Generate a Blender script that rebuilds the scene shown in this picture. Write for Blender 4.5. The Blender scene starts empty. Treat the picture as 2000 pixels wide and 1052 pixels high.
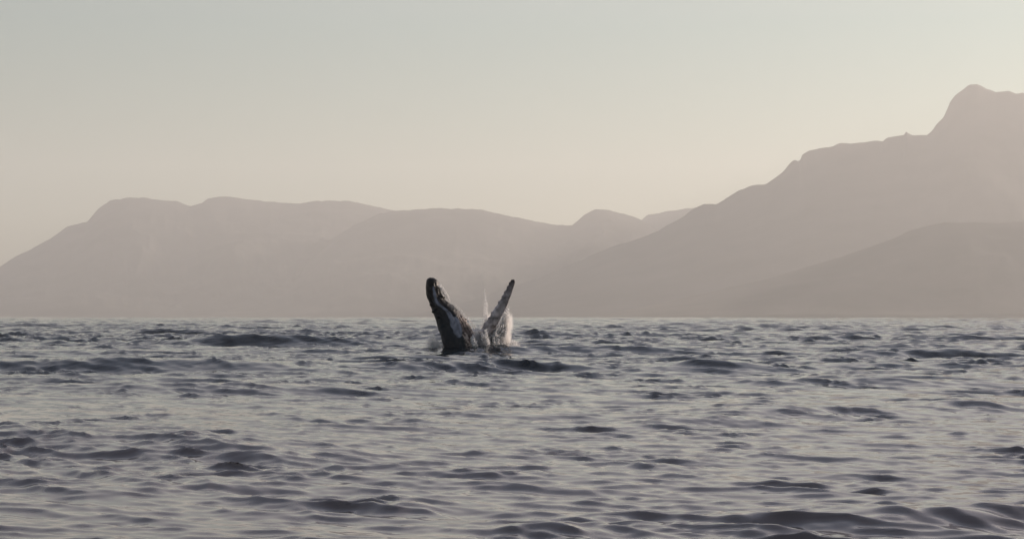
import bpy, bmesh, math, random
import numpy as np
from mathutils import Vector, noise
R = math.radians
random.seed(7); rng = np.random.default_rng(11)
sc = bpy.context.scene
C = sc.collection

# ------------------------------------------------------------------ camera, sky, sun, exposure
CAM_Z = 2.5
F = 3500.0          # focal length in pixels of the 2000 px wide photograph
KF = F / 5000
cam_d = bpy.data.cameras.new("camera")
cam = bpy.data.objects.new("camera", cam_d); C.objects.link(cam); sc.camera = cam
cam_d.lens = 36 * F / 2000; cam_d.sensor_width = 36; cam_d.clip_start = 0.5; cam_d.clip_end = 90000
cam.location = (0, 0, CAM_Z)
cam.rotation_euler = (R(90) + math.atan(91 / F), 0, 0)

SUN_AZ, SUN_EL = 50.0, 16.0        # degrees clockwise from the view direction (+Y), degrees up
w = bpy.data.worlds.new("World"); sc.world = w; w.use_nodes = True
nt = w.node_tree; nt.nodes.clear()
out = nt.nodes.new("ShaderNodeOutputWorld"); bg = nt.nodes.new("ShaderNodeBackground")
sky = nt.nodes.new("ShaderNodeTexSky"); sky.sky_type = 'NISHITA'; sky.sun_disc = False
sky.sun_elevation = R(SUN_EL); sky.sun_rotation = R(SUN_AZ)
sky.altitude = 0; sky.air_density = 1.2; sky.dust_density = 0.8; sky.ozone_density = 1.6
hs = nt.nodes.new("ShaderNodeHueSaturation"); hs.inputs["Saturation"].default_value = 0.64
nt.links.new(sky.outputs[0], hs.inputs["Color"])
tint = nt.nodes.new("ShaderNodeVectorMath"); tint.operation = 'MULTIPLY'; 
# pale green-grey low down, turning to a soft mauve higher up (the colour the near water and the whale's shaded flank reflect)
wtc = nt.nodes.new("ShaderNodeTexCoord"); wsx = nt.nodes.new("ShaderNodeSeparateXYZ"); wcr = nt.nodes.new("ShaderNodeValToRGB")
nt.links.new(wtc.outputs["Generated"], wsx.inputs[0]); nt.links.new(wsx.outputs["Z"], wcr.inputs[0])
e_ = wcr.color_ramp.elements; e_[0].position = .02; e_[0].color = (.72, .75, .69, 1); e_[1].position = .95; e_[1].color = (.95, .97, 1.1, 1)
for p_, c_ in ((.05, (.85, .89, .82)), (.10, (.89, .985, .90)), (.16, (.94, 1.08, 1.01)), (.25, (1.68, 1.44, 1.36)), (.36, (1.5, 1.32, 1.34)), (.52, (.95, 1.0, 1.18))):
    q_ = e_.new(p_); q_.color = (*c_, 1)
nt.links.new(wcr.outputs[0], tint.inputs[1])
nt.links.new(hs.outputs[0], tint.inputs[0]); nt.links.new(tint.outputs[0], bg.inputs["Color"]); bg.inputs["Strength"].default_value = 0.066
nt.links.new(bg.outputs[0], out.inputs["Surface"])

sun_d = bpy.data.lights.new("sun", 'SUN'); sun_d.energy = 5.0; sun_d.angle = R(0.5); sun_d.color = (1.0, 0.82, 0.69)
sun = bpy.data.objects.new("sun", sun_d); C.objects.link(sun)
sd = Vector((math.sin(R(SUN_AZ)) * math.cos(R(SUN_EL)), math.cos(R(SUN_AZ)) * math.cos(R(SUN_EL)), math.sin(R(SUN_EL))))
sun.rotation_euler = sd.to_track_quat('Z', 'Y').to_euler()
sun.location = (60, 60, 40)
sc.view_settings.view_transform = 'Standard'; sc.view_settings.look = 'None'
sc.view_settings.gamma = 1; sc.view_settings.use_curve_mapping = False
sc.view_settings.exposure = 0.32
sc.cycles.max_bounces = 8; sc.cycles.volume_bounces = 3
sc.cycles.use_denoising = True

# ------------------------------------------------------------------ helpers
def mat(name):
    m = bpy.data.materials.new(name); m.use_nodes = True
    t = m.node_tree; t.nodes.clear()
    o = t.nodes.new("ShaderNodeOutputMaterial")
    return m, t, o
def node(t, typ, **kw):
    n = t.nodes.new(typ)
    for k, v in kw.items():
        if k in n.inputs: n.inputs[k].default_value = v
        else: setattr(n, k, v)
    return n
def grid_mesh(name, X, Y, Z, wrap=False, smooth=True):
    nr, nc = X.shape
    co = np.stack([X, Y, Z], -1).reshape(-1, 3).astype(np.float32)
    idx = np.arange(nr * nc).reshape(nr, nc)
    if wrap: idx = np.concatenate([idx, idx[:, :1]], 1)
    a = idx[:-1, :-1].ravel(); b = idx[:-1, 1:].ravel(); c = idx[1:, 1:].ravel(); d = idx[1:, :-1].ravel()
    q = np.stack([a, b, c, d], -1).astype(np.int32)
    me = bpy.data.meshes.new(name)
    me.vertices.add(len(co)); me.vertices.foreach_set("co", co.ravel())
    me.loops.add(q.size); me.loops.foreach_set("vertex_index", q.ravel())
    me.polygons.add(len(q)); me.polygons.foreach_set("loop_start", np.arange(len(q), dtype=np.int32) * 4)
    me.polygons.foreach_set("use_smooth", np.full(len(q), smooth))
    me.update(calc_edges=True); me.validate()
    return me
def obj(name, me, m=None, parent=None, **props):
    o = bpy.data.objects.new(name, me); C.objects.link(o)
    if m: me.materials.append(m)
    if parent: o.parent = parent
    for k, v in props.items(): o[k] = v
    return o
def sstep(a, b, x):
    t = np.clip((x - a) / (b - a), 0, 1); return t * t * (3 - 2 * t)
def vnoise1(x, seed, octs=5, lac=2.0, gain=0.5):
    x = np.asarray(x, float); s = np.zeros_like(x); a = 1.0
    for o in range(octs):
        r = np.random.default_rng(seed * 31 + o).uniform(-1, 1, 4096)
        i = np.floor(x).astype(int); f = x - i; f = f * f * (3 - 2 * f)
        s += a * (r[i % 4096] * (1 - f) + r[(i + 1) % 4096] * f); x = x * lac + 17.3; a *= gain
    return s
def vnoise2(x, y, seed, octs=5, lac=2.03, gain=0.5, ridged=False):
    s = np.zeros(np.broadcast(x, y).shape); a = 1.0
    for o in range(octs):
        r = np.random.default_rng(seed * 31 + o).uniform(-1, 1, (256, 256))
        i = np.floor(x).astype(int); j = np.floor(y).astype(int); f = x - i; g = y - j
        f = f * f * (3 - 2 * f); g = g * g * (3 - 2 * g)
        i0, i1, j0, j1 = i % 256, (i + 1) % 256, j % 256, (j + 1) % 256
        v = (r[i0, j0] * (1 - f) + r[i1, j0] * f) * (1 - g) + (r[i0, j1] * (1 - f) + r[i1, j1] * f) * g
        s += a * ((1 - 2 * np.abs(v)) if ridged else v); x = x * lac + 5.1; y = y * lac + 9.7; a *= gain
    return s

# ------------------------------------------------------------------ haze: one closed box of even pale air
def box_mesh(name, lo, hi):
    me = bpy.data.meshes.new(name)
    v = [(x, y, z) for z in (lo[2], hi[2]) for y in (lo[1], hi[1]) for x in (lo[0], hi[0])]
    f = [(0, 2, 3, 1), (4, 5, 7, 6), (0, 1, 5, 4), (2, 6, 7, 3), (0, 4, 6, 2), (1, 3, 7, 5)]
    me.from_pydata(v, [], f); me.update(); return me
hm, ht, ho = mat("haze_air")
pv = node(ht, "ShaderNodeVolumePrincipled", Density=7.8e-5, Anisotropy=0.25)
pv.inputs["Color"].default_value = (0.925, 0.935, 0.925, 1)
ht.links.new(pv.outputs[0], ho.inputs["Volume"])
obj("haze", box_mesh("haze", (-16500, -3000, -6.0), (16500, 18500, 1560)), hm, kind='stuff')

# ------------------------------------------------------------------ sea
def tile(L, N, bands, theta0, seed):
    """periodic FFT wave tile: bands = [(lam_lo, lam_hi, rms, spread)], returns list of (dx,dy,dz)"""
    r = np.random.default_rng(seed)
    k = 2 * np.pi * np.fft.fftfreq(N, L / N)
    KX, KY = np.meshgrid(k, k)          # axis 1 = x, axis 0 = y
    K = np.hypot(KX, KY); K[0, 0] = 1
    lam = 2 * np.pi / K; th = np.arctan2(KY, KX)
    g = r.normal(size=(N, N)) + 1j * r.normal(size=(N, N))
    res = []
    for lo, hi, rms, spread in bands:
        d = np.cos(th - theta0)
        A = np.where((lam >= lo) & (lam < hi), K ** -1.6, 0) * np.exp(-(np.arccos(np.clip(d, -1, 1)) / spread) ** 2)
        A[0, 0] = 0
        h = g * A
        z = np.fft.ifft2(h).real; s = rms / (z.std() + 1e-12)
        dx = np.fft.ifft2(1j * KX / K * h).real * s
        dy = np.fft.ifft2(1j * KY / K * h).real * s
        res.append((dx.astype(np.float32), dy.astype(np.float32), (z * s).astype(np.float32)))
    return res
def samp(a, u, v):
    N = a.shape[0]
    i = np.floor(u).astype(np.int64); j = np.floor(v).astype(np.int64); f = (u - i).astype(np.float32); g = (v - j).astype(np.float32)
    i %= N; j %= N; i1 = (i + 1) % N; j1 = (j + 1) % N
    return (a[j, i] * (1 - f) + a[j, i1] * f) * (1 - g) + (a[j1, i] * (1 - f) + a[j1, i1] * f) * g

TH = R(-97)      # the waves run towards the camera, a little to the left
longb = [(32, 70, .035, .35), (16, 32, .050, .45), (8, 16, .044, .6), (4, 8, .038, .75)]
shortb = [(2, 4, .026, .65), (1, 2, .021, .6), (.5, 1, .0175, .7), (.25, .5, .0105, .85)]
TL = tile(512.0, 1024, longb, TH, 3); TS = tile(71.0, 1024, shortb, TH - .30, 5)

# single swells one can point at: distance, x centre, height, half-length, face length, slant
packets = [
    (116, -21, .62, 9.0, 4.0, -.10), (114, -12.5, .34, 6, 3.6, -.12), (113, 9.0, .46, 4.2, 3.4, .02), (118, -2.5, .38, 6.0, 3.4, -.05),
    (52, -8.6, .30, 3.6, 4.0, -.55), (47, -5.6, .16, 2.6, 2.6, -.6), (31.0, 5.2, .25, 2.6, 1.6, .05), (28.3, 3.6, .12, 1.6, 1.0, 0),
    (252, -46, .55, 14, 6, -.05), (214, -23, .52, 9, 5, -.04), (163, 26.5, .38, 5, 3, 0), (171.5, 5.0, .30, 7.5, 4.0, .03),
    (60.5, 4.6, .24, 1.8, 2.0, 0), (66, 7.4, .26, 2.4, 2.2, .02), (33.3, -1.5, .08, .6, .8, -.1), (29.6, .75, .12, .8, .7, 0),
    (69, 12.5, .24, 2.6, 2.4, -.03), (84, -9.0, .24, 4.5, 3.0, -.06), (93, 13, .26, 4.5, 3.0, .03), (190, 30, .36, 9, 4, 0),
    (140, 12, .32, 6, 3.6, 0), (143, -9, .32, 5, 3.6, 0), (330, 32, .5, 18, 7, 0), (300, -8, .45, 14, 7, 0), (37, -5.2, .10, 1.2, 1.2, -.1), (171, -3.2, .24, 4, 3, 0)]

def chop_at(d):
    d = d / KF
    return .10 + .90 * sstep(38, 140, d) + 1.3 * sstep(90, 400, d) + .4 * sstep(400, 1600, d)
def sea_disp(x, y, space):
    """space: mesh spacing (m) at each point; shorter waves than it can carry are faded out"""
    DX = np.zeros_like(x, dtype=np.float32); DY = DX.copy(); DZ = DX.copy()
    d = np.hypot(x, y)
    # gust patches: the chop is livelier in some places, smoother close inshore
    gust = 1 + .40 * vnoise2(x / 37, y / 45, 4, 3)
    near = 1 - sstep(40, 110, d / KF)
    pn = vnoise2(x / 1.5, y / 2.6, 14, 3)
    patch = (.6 + .9 * np.clip(pn + .15, 0, 1.2)) * (1 - near) + (.85 + 1.0 * np.clip(pn, 0, .9)) * near
    env = np.zeros_like(x)
    for D, X0, H, HL, FL, sl in packets:
        if H > .13: env = np.maximum(env, np.exp(-((x - X0) / HL) ** 2 - ((y - D * KF + FL * .5 - sl * (x - X0)) / (FL * 1.3)) ** 2))
    patch = patch + env * (.10 + .45 * near)
    patch = patch * (1 + .15 * sstep(110, 220, d / KF))
    inshore = chop_at(d) * 1.18
    for T, L, N, B in ((TL, 512., 1024, longb), (TS, 71., 1024, shortb)):
        ca, sa = (1, 0) if L > 100 else (math.cos(.12), math.sin(.12))
        u = (x * ca - y * sa) / L * N; v = (x * sa + y * ca) / L * N
        for (lo, hi, rms, sp), (tx, ty, tz) in zip(B, T):
            wgt = sstep(1.4, 2.6, lo / np.maximum(space, 1e-4))
            m = wgt > 0
            if not m.any(): continue
            amp = (wgt * (gust if hi <= 8 else 1) * (patch if hi <= 2 else 1) * (inshore if hi > 2 else np.maximum(inshore, .52))).astype(np.float32)[m]
            ch = ((1.25 if lo >= .5 else 1.0) / np.maximum(1, inshore * 1.25)).astype(np.float32)[m]
            um, vm = u[m], v[m]
            zz = samp(tz, um, vm)
            DZ[m] += zz * amp; DX[m] += samp(tx, um, vm) * amp * ch; DY[m] += samp(ty, um, vm) * amp * ch
    for D, X0, H, HL, FL, sl in packets:
        D *= KF; FL *= .66; H *= .9
        dx = x - X0
        m = (np.abs(dx) < HL * 2.2) & (np.abs(y - D) < FL * 12)
        if not m.any(): continue
        xx = dx[m]; wob = vnoise1(xx / (HL * .7) + D, int(D), 2) * FL * .35
        c = y[m] - D - sl * xx - wob
        s_ = np.sqrt(c * c + (.12 * FL) ** 2) - .12 * FL; prof = np.exp(-s_ / np.where(c < 0, FL * .75, FL * 1.5))
        DZ[m] += (H * prof * np.exp(-(xx / HL) ** 2) * (1 + .22 * vnoise1(xx / max(HL * .45, .9) + 3 * D, int(D) + 5, 2))).astype(np.float32)
        DZ[m] -= (.25 * H * np.exp(-((c + FL * 1.5) / (FL * .9)) ** 2) * np.exp(-(xx / HL) ** 2)).astype(np.float32)
    return DX, DY, DZ

fine = R(20); NC = 820
ang = np.concatenate([np.linspace(-fine, fine, NC), np.linspace(fine, 2 * np.pi - fine, 72)[1:-1]])
aw = np.concatenate([np.full(NC, 2 * fine / NC), np.full(70, 2 * np.pi / 72)])
rad = np.concatenate([[.3, 1.5, 3, 5, 8, 10, 12, 14], np.geomspace(15.2, 2200, 1330), np.geomspace(2300, 16000, 46)])
dr = np.gradient(rad); dr[:8] = 3
A, Rr = np.meshgrid(ang, rad)
X = (np.sin(A) * Rr).astype(np.float64); Y = np.cos(A) * Rr
space = np.maximum(dr[:, None] * .55, aw[None, :] * Rr)
DX, DY, DZ = sea_disp(X, Y, space)
clipm = Rr > 15500
me = grid_mesh("sea", X + DX, Y + DY, np.where(clipm, 0, DZ), wrap=True)
cat = me.attributes.new("chop", 'FLOAT', 'POINT')
cat.data.foreach_set("value", (chop_at(Rr) * (1 - .3 * sstep(250, 900, Rr))).astype(np.float32).ravel())
sm, st, so = mat("sea_water")
tc = node(st, "ShaderNodeTexCoord")
pr = node(st, "ShaderNodeBsdfPrincipled", Roughness=0.08, IOR=1.46)
pr.inputs["Base Color"].default_value = (0.007, 0.015, 0.022, 1); pr.inputs["Specular Tint"].default_value = (1.0, .96, .965, 1)
mp = node(st, "ShaderNodeMapping"); mp.inputs["Scale"].default_value = (1, .8, 1)
st.links.new(tc.outputs["Object"], mp.inputs[0])
n1 = node(st, "ShaderNodeTexNoise", Scale=1.3, Detail=1.0, Roughness=.4)
n2 = node(st, "ShaderNodeTexNoise", Scale=.35, Detail=2.0)
n3 = node(st, "ShaderNodeTexNoise", Scale=.13, Detail=1.0)
for n in (n1, n2, n3): st.links.new(mp.outputs[0], n.inputs["Vector"])
b1 = node(st, "ShaderNodeBump", Strength=1.0, Distance=0.03); st.links.new(n1.outputs[0], b1.inputs["Height"])
b2 = node(st, "ShaderNodeBump", Strength=1.0, Distance=0.16)
st.links.new(n2.outputs[0], b2.inputs["Height"]); st.links.new(b1.outputs[0], b2.inputs["Normal"])
b3 = node(st, "ShaderNodeBump", Strength=1.0, Distance=0.25)
st.links.new(n3.outputs[0], b3.inputs["Height"]); st.links.new(b2.outputs[0], b3.inputs["Normal"])
ac = node(st, "ShaderNodeAttribute", attribute_name="chop")
for b, k in ((b1, .04), (b2, .16), (b3, .16)):
    mu = node(st, "ShaderNodeMath", operation='MULTIPLY'); mu.inputs[1].default_value = k
    st.links.new(ac.outputs["Fac"], mu.inputs[0]); st.links.new(mu.outputs[0], b.inputs["Distance"])
st.links.new(b3.outputs[0], pr.inputs["Normal"])
# near water painted paler to stand in for sky sheen; offshore water stays dark
tb = me.attributes.new("near_sheen", 'FLOAT', 'POINT')
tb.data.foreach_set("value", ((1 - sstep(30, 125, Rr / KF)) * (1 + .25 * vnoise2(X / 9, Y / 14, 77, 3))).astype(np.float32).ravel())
at_ = node(st, "ShaderNodeAttribute", attribute_name="near_sheen")
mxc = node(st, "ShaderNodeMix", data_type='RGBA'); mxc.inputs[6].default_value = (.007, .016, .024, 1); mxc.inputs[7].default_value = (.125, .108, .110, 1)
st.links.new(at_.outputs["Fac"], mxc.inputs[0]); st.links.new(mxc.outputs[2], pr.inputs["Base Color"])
st.links.new(pr.outputs[0], so.inputs["Surface"])
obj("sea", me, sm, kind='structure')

# ------------------------------------------------------------------ mountains
mm, mt, mo = mat("mountain_scrub")
mtc = node(mt, "ShaderNodeTexCoord")
mn = node(mt, "ShaderNodeTexNoise", Scale=.004, Detail=6.0); mt.links.new(mtc.outputs["Object"], mn.inputs["Vector"])
cr = node(mt, "ShaderNodeValToRGB"); cr.color_ramp.elements[0].position = .35; cr.color_ramp.elements[1].position = .7
cr.color_ramp.elements[0].color = (.03, .032, .026, 1); cr.color_ramp.elements[1].color = (.075, .068, .06, 1)
mt.links.new(mn.outputs[0], cr.inputs[0])
mb = node(mt, "ShaderNodeBsdfPrincipled", Roughness=.95); mb.inputs["Specular IOR Level"].default_value = .1
mt.links.new(cr.outputs[0], mb.inputs["Base Color"]); mt.links.new(mb.outputs[0], mo.inputs["Surface"])

def ridge(name, D, front, back, prof, p, seed, label=None, step=14., gully=.10, jag=3.0):
    D, front, back = D * KF, front * KF, back * KF
    """A range whose crest stands at distance D; slopes run down `front` metres towards the bay and `back` metres inland."""
    px = np.array([q[0] for q in prof], float); py = np.array([q[1] for q in prof], float)
    xw = (px - 1000) / F * D; hw = np.maximum((618 - py) / F * D, 0)
    xs = np.arange(xw[0], xw[-1] + step, step)
    H = np.interp(xs, xw, hw)
    H = np.maximum(H + vnoise1(xs / 130, seed, 5, gain=.6) * jag * np.clip(H / 120, 0, 1) * D / 10500 * 1.3, 0)
    nf, nb = 90, 26
    t = np.concatenate([np.linspace(-1, 0, nf), np.linspace(0, 1, nb)[1:]])
    X, T = np.meshgrid(xs, t); Hh = np.tile(H, (len(t), 1))
    Yv = D + np.where(T < 0, T * front, T * back)
    s = np.where(T < 0, np.clip(1 + T, 0, 1) ** p, np.clip(1 - T, 0, 1) ** 1.3)
    g = vnoise2(X / 900, Yv / 1500, seed + 3, 5, ridged=True) * gully
    fall = np.sin(np.clip(np.abs(T), 0, 1) * np.pi) ** .8
    # smooth the crest detail as the slope runs down
    k = np.exp(-np.linspace(-3, 3, 61) ** 2); k /= k.sum()
    Hs = np.convolve(np.pad(H, 30, mode='edge'), k, 'valid')
    bl = np.clip(np.abs(T) * 5, 0, 1)
    Z = (Hh * (1 - bl) + Hs[None, :] * bl) * s + g * fall * Hs[None, :] * .8 - np.where(np.abs(T) > .97, 8, 0)
    lim = Hh * (Yv / D) * .985
    Z = np.where(T < -.02, np.minimum(Z, lim), Z)
    Xv = X * np.where(T < 0, Yv / D, 1)          # spurs run out towards the bay
    Z = np.maximum(Z, -4.5); 
    Z[0] = -4.5; Z[-1] = -4.5
    return obj(name, grid_mesh(name, Xv, Yv, Z), mm, kind='structure', **({'label': label} if label else {}))

far_prof = [(-900, 618), (-700, 612), (-450, 585), (-250, 560), (-100, 535), (0, 520), (30, 500), (70, 481), (105, 462), (130, 443), (170, 432), (190, 408), (212, 393), (245, 386), (275, 385),
            (305, 391), (320, 392), (345, 393), (372, 403), (395, 396), (405, 388), (425, 384), (450, 384), (480, 389), (520, 393), (560, 396), (585, 398), (610, 392), (660, 391),
            (690, 395), (730, 404), (760, 410), (800, 416), (900, 440), (1000, 470), (1100, 500), (1250, 560), (1400, 618)]
mid_prof = [(380, 618), (470, 575), (560, 520), (640, 470), (700, 436), (740, 416), (765, 411), (800, 410), (858, 406), (880, 409), (900, 408), (940, 410), (985, 420), (1030, 430), (1075, 438), (1110, 441), (1118, 440),
            (1140, 420), (1165, 409), (1190, 411), (1225, 419), (1250, 429), (1290, 455), (1340, 490), (1420, 550), (1500, 600), (1560, 618)]
saddle_prof = [(1020, 618), (1100, 540), (1200, 460), (1240, 434), (1253, 429), (1265, 419), (1300, 413), (1345, 407), (1380, 402), (1430, 400), (1500, 420), (1650, 500), (1800, 618)]
peak_prof = [(760, 618), (880, 592), (980, 566), (1050, 545), (1110, 520), (1180, 488), (1240, 468), (1290, 448), (1330, 425), (1355, 409), (1375, 400), (1400, 399), (1420, 387), (1445, 372), (1470, 363), (1495, 358),
             (1515, 347), (1530, 336), (1545, 318), (1553, 310), (1560, 313), (1563, 318), (1565, 302), (1580, 292), (1605, 288), (1625, 287), (1645, 280), (1670, 277), (1700, 276), (1728, 275),
             (1733, 268), (1758, 265), (1768, 262), (1772, 256), (1777, 262), (1785, 264), (1812, 264), (1824, 254), (1832, 240), (1845, 228), (1852, 214), (1857, 200), (1868, 186), (1885, 175), (1897, 165), (1912, 164),
             (1930, 174), (1948, 181), (1975, 178), (1990, 183), (2000, 180), (2060, 200), (2150, 240), (2300, 330), (2500, 450), (2700, 618)]
near_prof = [(1150, 618), (1280, 594), (1380, 570), (1480, 547), (1560, 525), (1640, 502), (1700, 482), (1745, 465), (1780, 449), (1815, 440), (1850, 433), (1900, 433), (1950, 434), (2000, 432), (2080, 430), (2200, 450), (2400, 520), (2600, 618)]
ridge("far_mountain_range", 20500, 5200, 3500, far_prof, 1.25, 2)
ridge("saddle_mountain", 21000, 3000, 3500, saddle_prof, 1.2, 8)
ridge("middle_mountain_range", 18500, 4200, 1800, mid_prof, 1.25, 4, gully=.10)
ridge("peaked_mountain", 15500, 4200, 2500, peak_prof, 1.3, 6, gully=.03, jag=4.2)
ridge("near_headland", 11100, 1500, 1200, near_prof, 1.2, 9, gully=.09, jag=1.6)

# ------------------------------------------------------------------ the breaching whale
WD = 175.0 * KF; PM = F / WD
def W(px, py, y=0.0):               # picture position -> metres around the whale's foot point
    return ((px - 900) / PM, y, (683.5 - py) / PM)
def rings_to_bm(bm, rings):
    vs = [[bm.verts.new(p) for p in r] for r in rings]; n = len(rings[0])
    for a, b in zip(vs[:-1], vs[1:]):
        for i in range(n): bm.faces.new((a[i], a[(i + 1) % n], b[(i + 1) % n], b[i]))
    bm.faces.new(vs[0][::-1]); bm.faces.new(vs[-1])
bm = bmesh.new()
# head and chest: rows (left edge px, right edge px, y row, half depth m)
rows = [(839, 848, 537.2, .16), (834.5, 854, 540, .42), (832.5, 857, 545, .62), (831.5, 858, 553, .74), (832, 861, 563, .84), (833, 865, 573, .93), (836, 873, 581, 1.0), (839.5, 884, 589, 1.08),
        (842, 894, 597, 1.15), (845, 902, 606, 1.22), (849, 910, 616, 1.30), (852.5, 917, 626, 1.36), (855.5, 924, 637, 1.42), (859, 934, 648, 1.48), (862, 945, 660, 1.53), (865, 956, 672, 1.57), (868, 966, 684, 1.6),
        (873, 979, 705, 1.65), (881, 988, 730, 1.65), (890, 1000, 760, 1.6)]
NS = 48; rings = []
for l, r, py, hd in rows:
    a = W(l, py); b = W(r, py); cx = (a[0] + b[0]) / 2; hx = (b[0] - a[0]) / 2
    ring = []
    for i in range(NS):
        t = 2 * math.pi * i / NS; c, s = math.cos(t), math.sin(t)
        # superellipse: flat broad upper jaw on the left, rounder throat on the right
        e = .78 if c < 0 else .95
        x = cx + hx * math.copysign(abs(c) ** e, c); y = hd * math.copysign(abs(s) ** e, s)
        z = a[2] + (-.10 * c * hx)
        ring.append((x, y, z))
    rings.append(ring)
rings_to_bm(bm, rings)
# near-side pectoral fin, raised; rows along it: centre px, py, half chord m, half thickness m
fin = [(925, 668, .40, .34), (938, 655, .36, .30), (948, 643, .36, .24), (956, 633, .44, .19), (963.5, 622, .49, .16), (970, 611, .485, .145), (976.5, 600, .45, .13), (982.5, 589, .41, .12), (988, 578, .37, .105), (992.5, 568, .33, .095),
       (997, 558, .28, .08), (1000.5, 550, .235, .07), (1003, 544, .18, .055), (1004.5, 540.5, .08, .03)]
fin = [(a, b, c * (.80 if b < 625 else .92), d) for a, b, c, d in fin]
fr = []
for i, (px, py, hc, hth) in enumerate(fin):
    p = Vector(W(px, py, -.55 - .35 * i / 13))
    q = Vector(W(*fin[min(i + 1, 13)][:2])) - Vector(W(*fin[max(i - 1, 0)][:2])); q.y = 0; q.normalize()
    ch = Vector((q.z, 0, -q.x)); ch = (ch + Vector((0, .35, 0))).normalized() ; th = q.cross(ch).normalized()
    ring = []
    for j in range(28):
        t = 2 * math.pi * j / 28; c, s = math.cos(t), math.sin(t)
        ring.append(tuple(p + ch * (hc * c) + th * (hth * s * (1 - .35 * c))))
    fr.append(ring)
rings_to_bm(bm, fr)
# far-side fin root is under water; knobs of the fin's leading edge and of the jaws
def blob(c, r, sq=(1, 1, 1), sub=2):
    g = bmesh.ops.create_icosphere(bm, subdivisions=sub, radius=r)
    for v in g['verts']: v.co = Vector((v.co.x * sq[0] + c[0], v.co.y * sq[1] + c[1], v.co.z * sq[2] + c[2]))
for i in range(3, 13):
    px, py, hc, hth = fin[i]; q = Vector(W(*fin[min(i + 1, 13)][:2])) - Vector(W(*fin[i - 1][:2])); q.normalize()
    p = Vector(W(px, py, -.55 - .35 * i / 13)) + Vector((-q.z, -.3, q.x)).normalized() * hc * .93
    blob(p, .085 + .03 * (i % 2), sub=1)
blob(W(942, 647, -.85), .33, (1.0, .8, 1.1))
def mid_of(py): return float(np.interp(py, [r[2] for r in rows], [(r[0] + r[1]) / 2 for r in rows]))
# tubercles in rows on the upper jaw, lumps along the lower lip
for i, (px, py, yy) in enumerate([(836, 560, -.45), (838, 575, -.6), (841, 590, -.75), (844, 604, -.85), (841, 552, -.62), (845, 566, -.72), (847, 582, -.86), (858, 628, 0), (856, 624, -.5), (850, 598, -1.0),
                                  (853, 614, -1.12), (866, 574, -.6), (878, 588, -.62), (894, 602, -.6), (904, 614, -.6), (913, 625, -.6), (923, 640, -.6), (870, 577, -.1), (886, 592, -.1), (899, 605, -.1),
                                  (912, 620, .0), (922, 634, .1), (930, 646, 0), (939, 658, 0)]):
    q = W(px + (2.2 if px < mid_of(py) else -2.6), py, yy); blob(q, .10 + .02 * (i % 3), sub=1)
wm = bpy.data.meshes.new("humpback_whale"); bmesh.ops.recalc_face_normals(bm, faces=bm.faces); bm.to_mesh(wm); bm.free()
tmp = bpy.data.objects.new("humpback_whale", wm); C.objects.link(tmp)
md = tmp.modifiers.new("r", 'REMESH'); md.mode = 'VOXEL'; md.voxel_size = .045; md.use_smooth_shade = True
md2 = tmp.modifiers.new("s", 'SMOOTH'); md2.factor = .6; md2.iterations = 4
dg = bpy.context.evaluated_depsgraph_get(); wm2 = bpy.data.meshes.new_from_object(tmp.evaluated_get(dg))
bpy.data.objects.remove(tmp); bpy.data.meshes.remove(wm); wm2.name = "humpback_whale"

n = len(wm2.vertices); co = np.empty(n * 3, np.float32); wm2.vertices.foreach_get("co", co); co = co.reshape(-1, 3).astype(float)
nn = np.empty(n * 3, np.float32); wm2.vertices.foreach_get("normal", nn); nn = nn.reshape(-1, 3).astype(float)
U = co[:, 0] * PM + 900; V = 683.5 - co[:, 2] * PM          # side-view coordinates (the whale's own flank plan)
def seg(pts, rs):
    """distance field to a tapering polyline on the flank; >0 inside"""
    best = np.full(n, -1e9)
    for (a, ra), (b, rb) in zip(zip(pts[:-1], rs[:-1]), zip(pts[1:], rs[1:])):
        ax, ay = a; bx, by = b; t = np.clip(((U - ax) * (bx - ax) + (V - ay) * (by - ay)) / ((bx - ax) ** 2 + (by - ay) ** 2), 0, 1)
        d = np.hypot(U - ax - t * (bx - ax), V - ay - t * (by - ay)); best = np.maximum(best, ra + t * (rb - ra) - d)
    return best
wob = vnoise2(U / 9, V / 9 + co[:, 1] * 2, 21, 4) * 1.6
fy, fx = 0, 0
# is the vertex on the fin? measure against its centre line
finline = seg([(p[0], p[1]) for p in fin[2:]], [max(p[2] * PM + 3.5, 5) for p in fin[2:]]); onfin = (finline > 0) & (U > 936)
# geometry: mouth crease and throat pleats
mouth = [(851, 549), (853, 562), (857, 575), (864, 587), (874, 597), (884, 606), (891, 620), (897, 640), (903, 662), (908, 690)]
dm = -seg(mouth, [0] * len(mouth))
disp = -.05 * np.exp(-(dm / 1.8) ** 2) * (~onfin)
mx = np.interp(V, [p[1] for p in mouth], [p[0] for p in mouth])
right = sstep(4, 9, U - mx) * (~onfin)
rightedge = np.interp(V, [r[2] for r in rows], [r[1] for r in rows])
frac = (U - mx) / np.maximum(rightedge - mx, 3)
pleat = np.abs(np.sin(frac * math.pi * 4.5 + .2)) ; disp -= .05 * (1 - pleat) ** 2 * right * sstep(600, 625, V)
disp += .022 * vnoise2(U / 5, V / 5 + co[:, 1] * 3, 33, 4)
co2 = co + nn * disp[:, None]
wm2.vertices.foreach_set("co", co2.astype(np.float32).ravel()); wm2.update()
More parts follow.
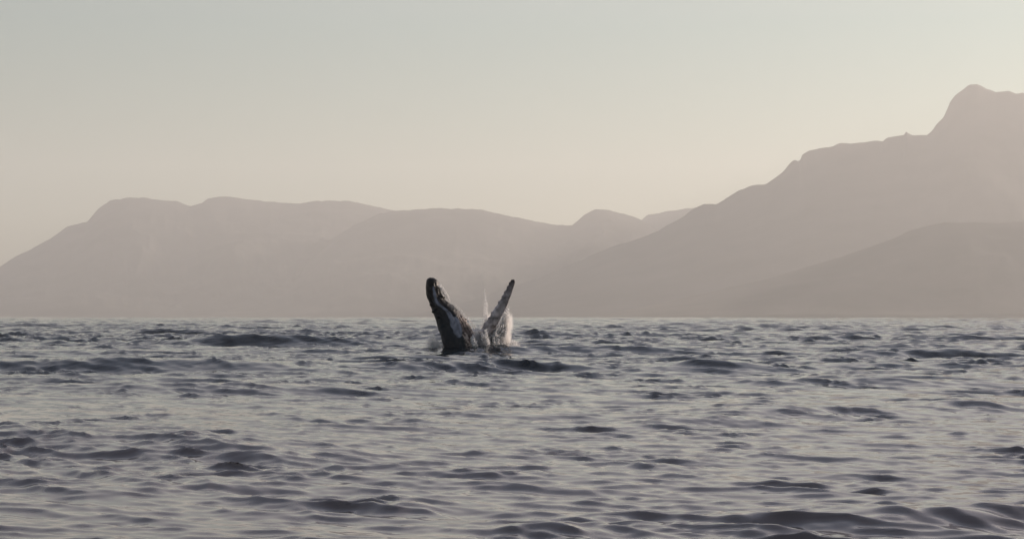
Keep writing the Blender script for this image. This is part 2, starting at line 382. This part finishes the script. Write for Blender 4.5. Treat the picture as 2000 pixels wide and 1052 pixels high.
# pigment
dark = np.array([.008, .008, .010]); slate = np.array([.014, .022, .031]); pale = np.array([.24, .26, .32]); brown = np.array([.035, .025, .021]); white = np.array([.40, .36, .37])
tt = sstep(570, 640, V)[:, None]
col = dark * (1 - tt) + slate * tt
col += (vnoise2(U / 6, V / 10, 41, 4) * .006)[:, None]
m = (right * sstep(598, 625, V))[:, None]; mott = np.clip(.5 + .6 * vnoise2(U / 4.5, V / 4.5 + co[:, 1], 44, 4), 0, 1)[:, None]
sp_ = sstep(.55, .95, mott) * sstep(625, 655, V)[:, None]
rb = brown * (1 - mott) + np.array([.17, .13, .12]) * mott; rb = rb * (1 - sp_) + np.array([.5, .42, .37]) * sp_
col = col * (1 - m) + rb * m
# the pale flash running down behind the jaw, then breaking up
s1 = seg([(847.5, 556), (850, 570), (853, 583), (862, 592), (873, 600), (881, 612)], [1.6, 4.0, 4.4, 2.6, 2.8, 5])
s2 = seg([(881, 614), (889, 622), (894, 636), (898, 648)], [5, 9.5, 9.5, 6.5])
s3 = seg([(846, 582), (852, 590)], [1.5, 1.2])
br = .78 + .35 * vnoise2(U / 5, V / 7, 51, 4)
for s_ in (s1, s2, s3):
    k = (sstep(-.6, 1.4, s_ + wob * .8) * np.clip(br, .35, 1) * (~onfin))[:, None]; col = col * (1 - k) + pale * k
s4 = seg([(905, 648), (913, 658), (922, 668), (935, 674)], [1.4, 2.2, 1.8, 1.5]); s5 = seg([(925, 645), (935, 660), (942, 676)], [1.3, 2, 3])
for s_ in (s4, s5):
    k = (sstep(-.6, 1.4, s_ + wob) * (~onfin))[:, None]; col = col * (1 - k) + np.array([.55, .45, .38]) * k
finc = white * 1.6 * np.clip(.68 + .34 * vnoise2(U / 6, V / 8, 61, 3), .3, 1.15)[:, None]
tipk = sstep(553, 544, V)[:, None]; finc = finc * (1 - tipk) + dark * tipk
k = sstep(580, 562, V)[:, None] * .6; finc = finc * (1 - k) + np.array([.11, .095, .10]) * k
rt = sstep(9, 3, np.hypot(U - 942, V - 648) + wob)[:, None]; finc = finc * (1 - rt) + np.array([.035, .022, .02]) * rt
rt = sstep(7, 3, np.hypot(U - 963, V - 632) + wob * 1.5)[:, None]; finc = finc * (1 - rt * .7) + np.array([.07, .05, .04]) * rt * .7
col = np.where(onfin[:, None], finc, col); col = np.clip(col, .004, .8)
ca = wm2.color_attributes.new("pigment", 'FLOAT_COLOR', 'POINT')
ca.data.foreach_set("color", np.concatenate([col, np.ones((n, 1))], 1).astype(np.float32).ravel())
wk, wt, wo = mat("whale_skin")
at = node(wt, "ShaderNodeVertexColor", layer_name="pigment")
wb = node(wt, "ShaderNodeBsdfPrincipled", Roughness=.5, IOR=1.36); wb.inputs["Specular IOR Level"].default_value = .28
wn = node(wt, "ShaderNodeTexNoise", Scale=6.0, Detail=5.0); wtc = node(wt, "ShaderNodeTexCoord"); wt.links.new(wtc.outputs["Object"], wn.inputs["Vector"])
wbu = node(wt, "ShaderNodeBump", Strength=.6, Distance=.03); wt.links.new(wn.outputs[0], wbu.inputs["Height"])
wt.links.new(wbu.outputs[0], wb.inputs["Normal"]); wt.links.new(at.outputs[0], wb.inputs["Base Color"]); wt.links.new(wb.outputs[0], wo.inputs["Surface"])
whale = obj("humpback_whale", wm2, wk, label="dark humpback whale breaching from the sea, head up and one pale flipper raised", category="whale")
WX = (900 - 1000) / F * WD
whale.location = (WX, WD, 0)

# ------------------------------------------------------------------ spray thrown up by the breach
sp, spt, spo = mat("spray_droplets")
df = node(spt, "ShaderNodeBsdfDiffuse"); df.inputs[0].default_value = (.93, .93, .93, 1)
tr = node(spt, "ShaderNodeBsdfTranslucent"); tr.inputs[0].default_value = (.93, .93, .93, 1)
mx_ = node(spt, "ShaderNodeMixShader", Fac=.68); spt.links.new(df.outputs[0], mx_.inputs[1]); spt.links.new(tr.outputs[0], mx_.inputs[2])
spt.links.new(mx_.outputs[0], spo.inputs["Surface"])
pts = []; rr = []
def cloud(N, f, size):
    for _ in range(N):
        p = f()
        if p is None: continue
        pts.append(p); rr.append(size * 1.9 * (random.random() ** 2 * 1.4 + .35))
G = random.gauss
def jet(x0, y0, x1, y1, w0, w1, depth, yc, pw=1.0):
    st_ = [(random.uniform(-1, 1), random.uniform(.45, 1.15) ** 1.2, random.uniform(.10, .38), random.uniform(-.35, .35)) for _ in range(14)]
    def f():
        o, ln, wd, fan = random.choice(st_)
        t = min(random.random() ** pw * ln + abs(G(0, .05)), 1.25)
        wt_ = w0 + (w1 - w0) * t
        return W(x0 + (x1 - x0) * t + wt_ * (1.25 * o + fan * t * 1.5 + G(0, wd * (.6 + t))), y0 + (y1 - y0) * t + G(0, 1), yc + G(0, depth))
    return f
cloud(30000, jet(962, 686, 972, 640, 12, 6, .5, .55, 1.4), .020)
cloud(9000, jet(980, 686, 989, 612, 6.5, 4.0, .3, .5, 1.3), .018)
cloud(10000, jet(950, 686, 946, 646, 8, 4, .3, -1.0, 1.4), .018)
cloud(6000, jet(935, 686, 926, 655, 6, 3, .3, -1.55, 1.6), .016)
cloud(420, jet(951, 640, 948, 570, 4, 2, .25, .2, 1.6), .013)
cloud(2500, jet(950, 652, 966, 618, 6, 5, .3, .3, 1.2), .014)
cloud(2600, jet(856, 686, 850, 658, 11, 8, .4, -.2, 1.6), .012)
cloud(2000, jet(996, 686, 1000, 664, 8, 6, .4, .2, 1.8), .014)
cloud(2000, jet(857.5, 551, 881, 584, 3.0, 2.2, .35, .0, 1.0), .012)
cloud(250, jet(890, 590, 946, 656, 1.6, 2.0, .25, .1, 1.0), .011)
cloud(6500, jet(908, 683, 1010, 683, 5, 5, .8, -1.5, 1.0), .019)
cloud(1500, jet(840, 686, 900, 686, 3, 3, .8, -1.4, 1.0), .014)
P = np.array(pts); S = np.array(rr)
oc = np.array([(1, 0, 0), (-1, 0, 0), (0, 1, 0), (0, -1, 0), (0, 0, 1), (0, 0, -1)], float)
of = np.array([(0, 2, 4), (2, 1, 4), (1, 3, 4), (3, 0, 4), (2, 0, 5), (1, 2, 5), (3, 1, 5), (0, 3, 5)])
vv = (P[:, None, :] + oc[None] * S[:, None, None] * np.array([1, 1, 1.3])).reshape(-1, 3)
ff = (of[None] + (np.arange(len(P)) * 6)[:, None, None]).reshape(-1, 3)
dme = bpy.data.meshes.new("spray"); dme.vertices.add(len(vv)); dme.vertices.foreach_set("co", vv.astype(np.float32).ravel())
dme.loops.add(ff.size); dme.loops.foreach_set("vertex_index", ff.astype(np.int32).ravel())
dme.polygons.add(len(ff)); dme.polygons.foreach_set("loop_start", np.arange(len(ff), dtype=np.int32) * 3); dme.update(calc_edges=True)
spray = obj("spray", dme, sp, kind='stuff'); spray.location = (WX, WD, 0)

# fine mist between the drops: soft ellipsoids of vapour, thinning out to nothing at their rims
ico = bpy.data.meshes.new("mist"); b = bmesh.new(); bmesh.ops.create_icosphere(b, subdivisions=2, radius=1.0); b.to_mesh(ico); b.free()
def mist(x, z, rx, rz, y, ry, tilt, dens, seed):
    m, t, o = mat("mist")
    v = node(t, "ShaderNodeVolumePrincipled", Anisotropy=.55); v.inputs["Color"].default_value = (.98, .97, .96, 1)
    c = node(t, "ShaderNodeTexCoord"); nz = node(t, "ShaderNodeTexNoise", Scale=2.6, Detail=3.0); mp = node(t, "ShaderNodeMapping")
    mp.inputs["Scale"].default_value = (rx / PM * 1.5, ry, rz / PM * .6); mp.inputs["Location"].default_value = (seed, 0, 0)
    t.links.new(c.outputs["Object"], mp.inputs[0]); t.links.new(mp.outputs[0], nz.inputs["Vector"])
    ln = node(t, "ShaderNodeVectorMath", operation='LENGTH'); t.links.new(c.outputs["Object"], ln.inputs[0])
    fo = node(t, "ShaderNodeMapRange", interpolation_type='SMOOTHSTEP')
    for k, q in (("From Min", 1.0), ("From Max", .0), ("To Min", 0), ("To Max", dens)): fo.inputs[k].default_value = q
    t.links.new(ln.outputs["Value"], fo.inputs[0])
    rm = node(t, "ShaderNodeMapRange")
    for k, q in (("From Min", .40), ("From Max", .68), ("To Min", .10), ("To Max", 2.6)): rm.inputs[k].default_value = q
    mu = node(t, "ShaderNodeMath", operation='MULTIPLY')
    t.links.new(nz.outputs[0], rm.inputs[0]); t.links.new(rm.outputs[0], mu.inputs[0]); t.links.new(fo.outputs[0], mu.inputs[1])
    t.links.new(mu.outputs[0], v.inputs["Density"]); t.links.new(v.outputs[0], o.inputs["Volume"])
    me = ico.copy(); ob = obj("mist", me, m, parent=spray, kind='stuff')
    ob.location = W(x, z, y); ob.scale = (rx / PM, ry, rz / PM); ob.rotation_euler = (0, R(tilt), 0)
mist(966, 672, 34, 46, .4, 1.0, 8, 40, 3)
mist(984, 650, 18, 56, .5, .6, 11, 18, 7)
mist(940, 668, 16, 36, -1.4, .5, -14, 20, 2)
mist(949, 606, 7, 46, .2, .4, -2, 1.4, 9)
mist(958, 630, 24, 28, .4, .6, 20, 6, 5)
mist(850, 676, 30, 32, -.2, .8, -8, 2.2, 14)
mist(846, 662, 14, 26, -.1, .5, -24, .9, 15)
mist(1000, 680, 24, 28, .3, .7, 12, 2.0, 17)
mist(938, 685, 70, 9, -1.9, .6, 0, 3.0, 21)
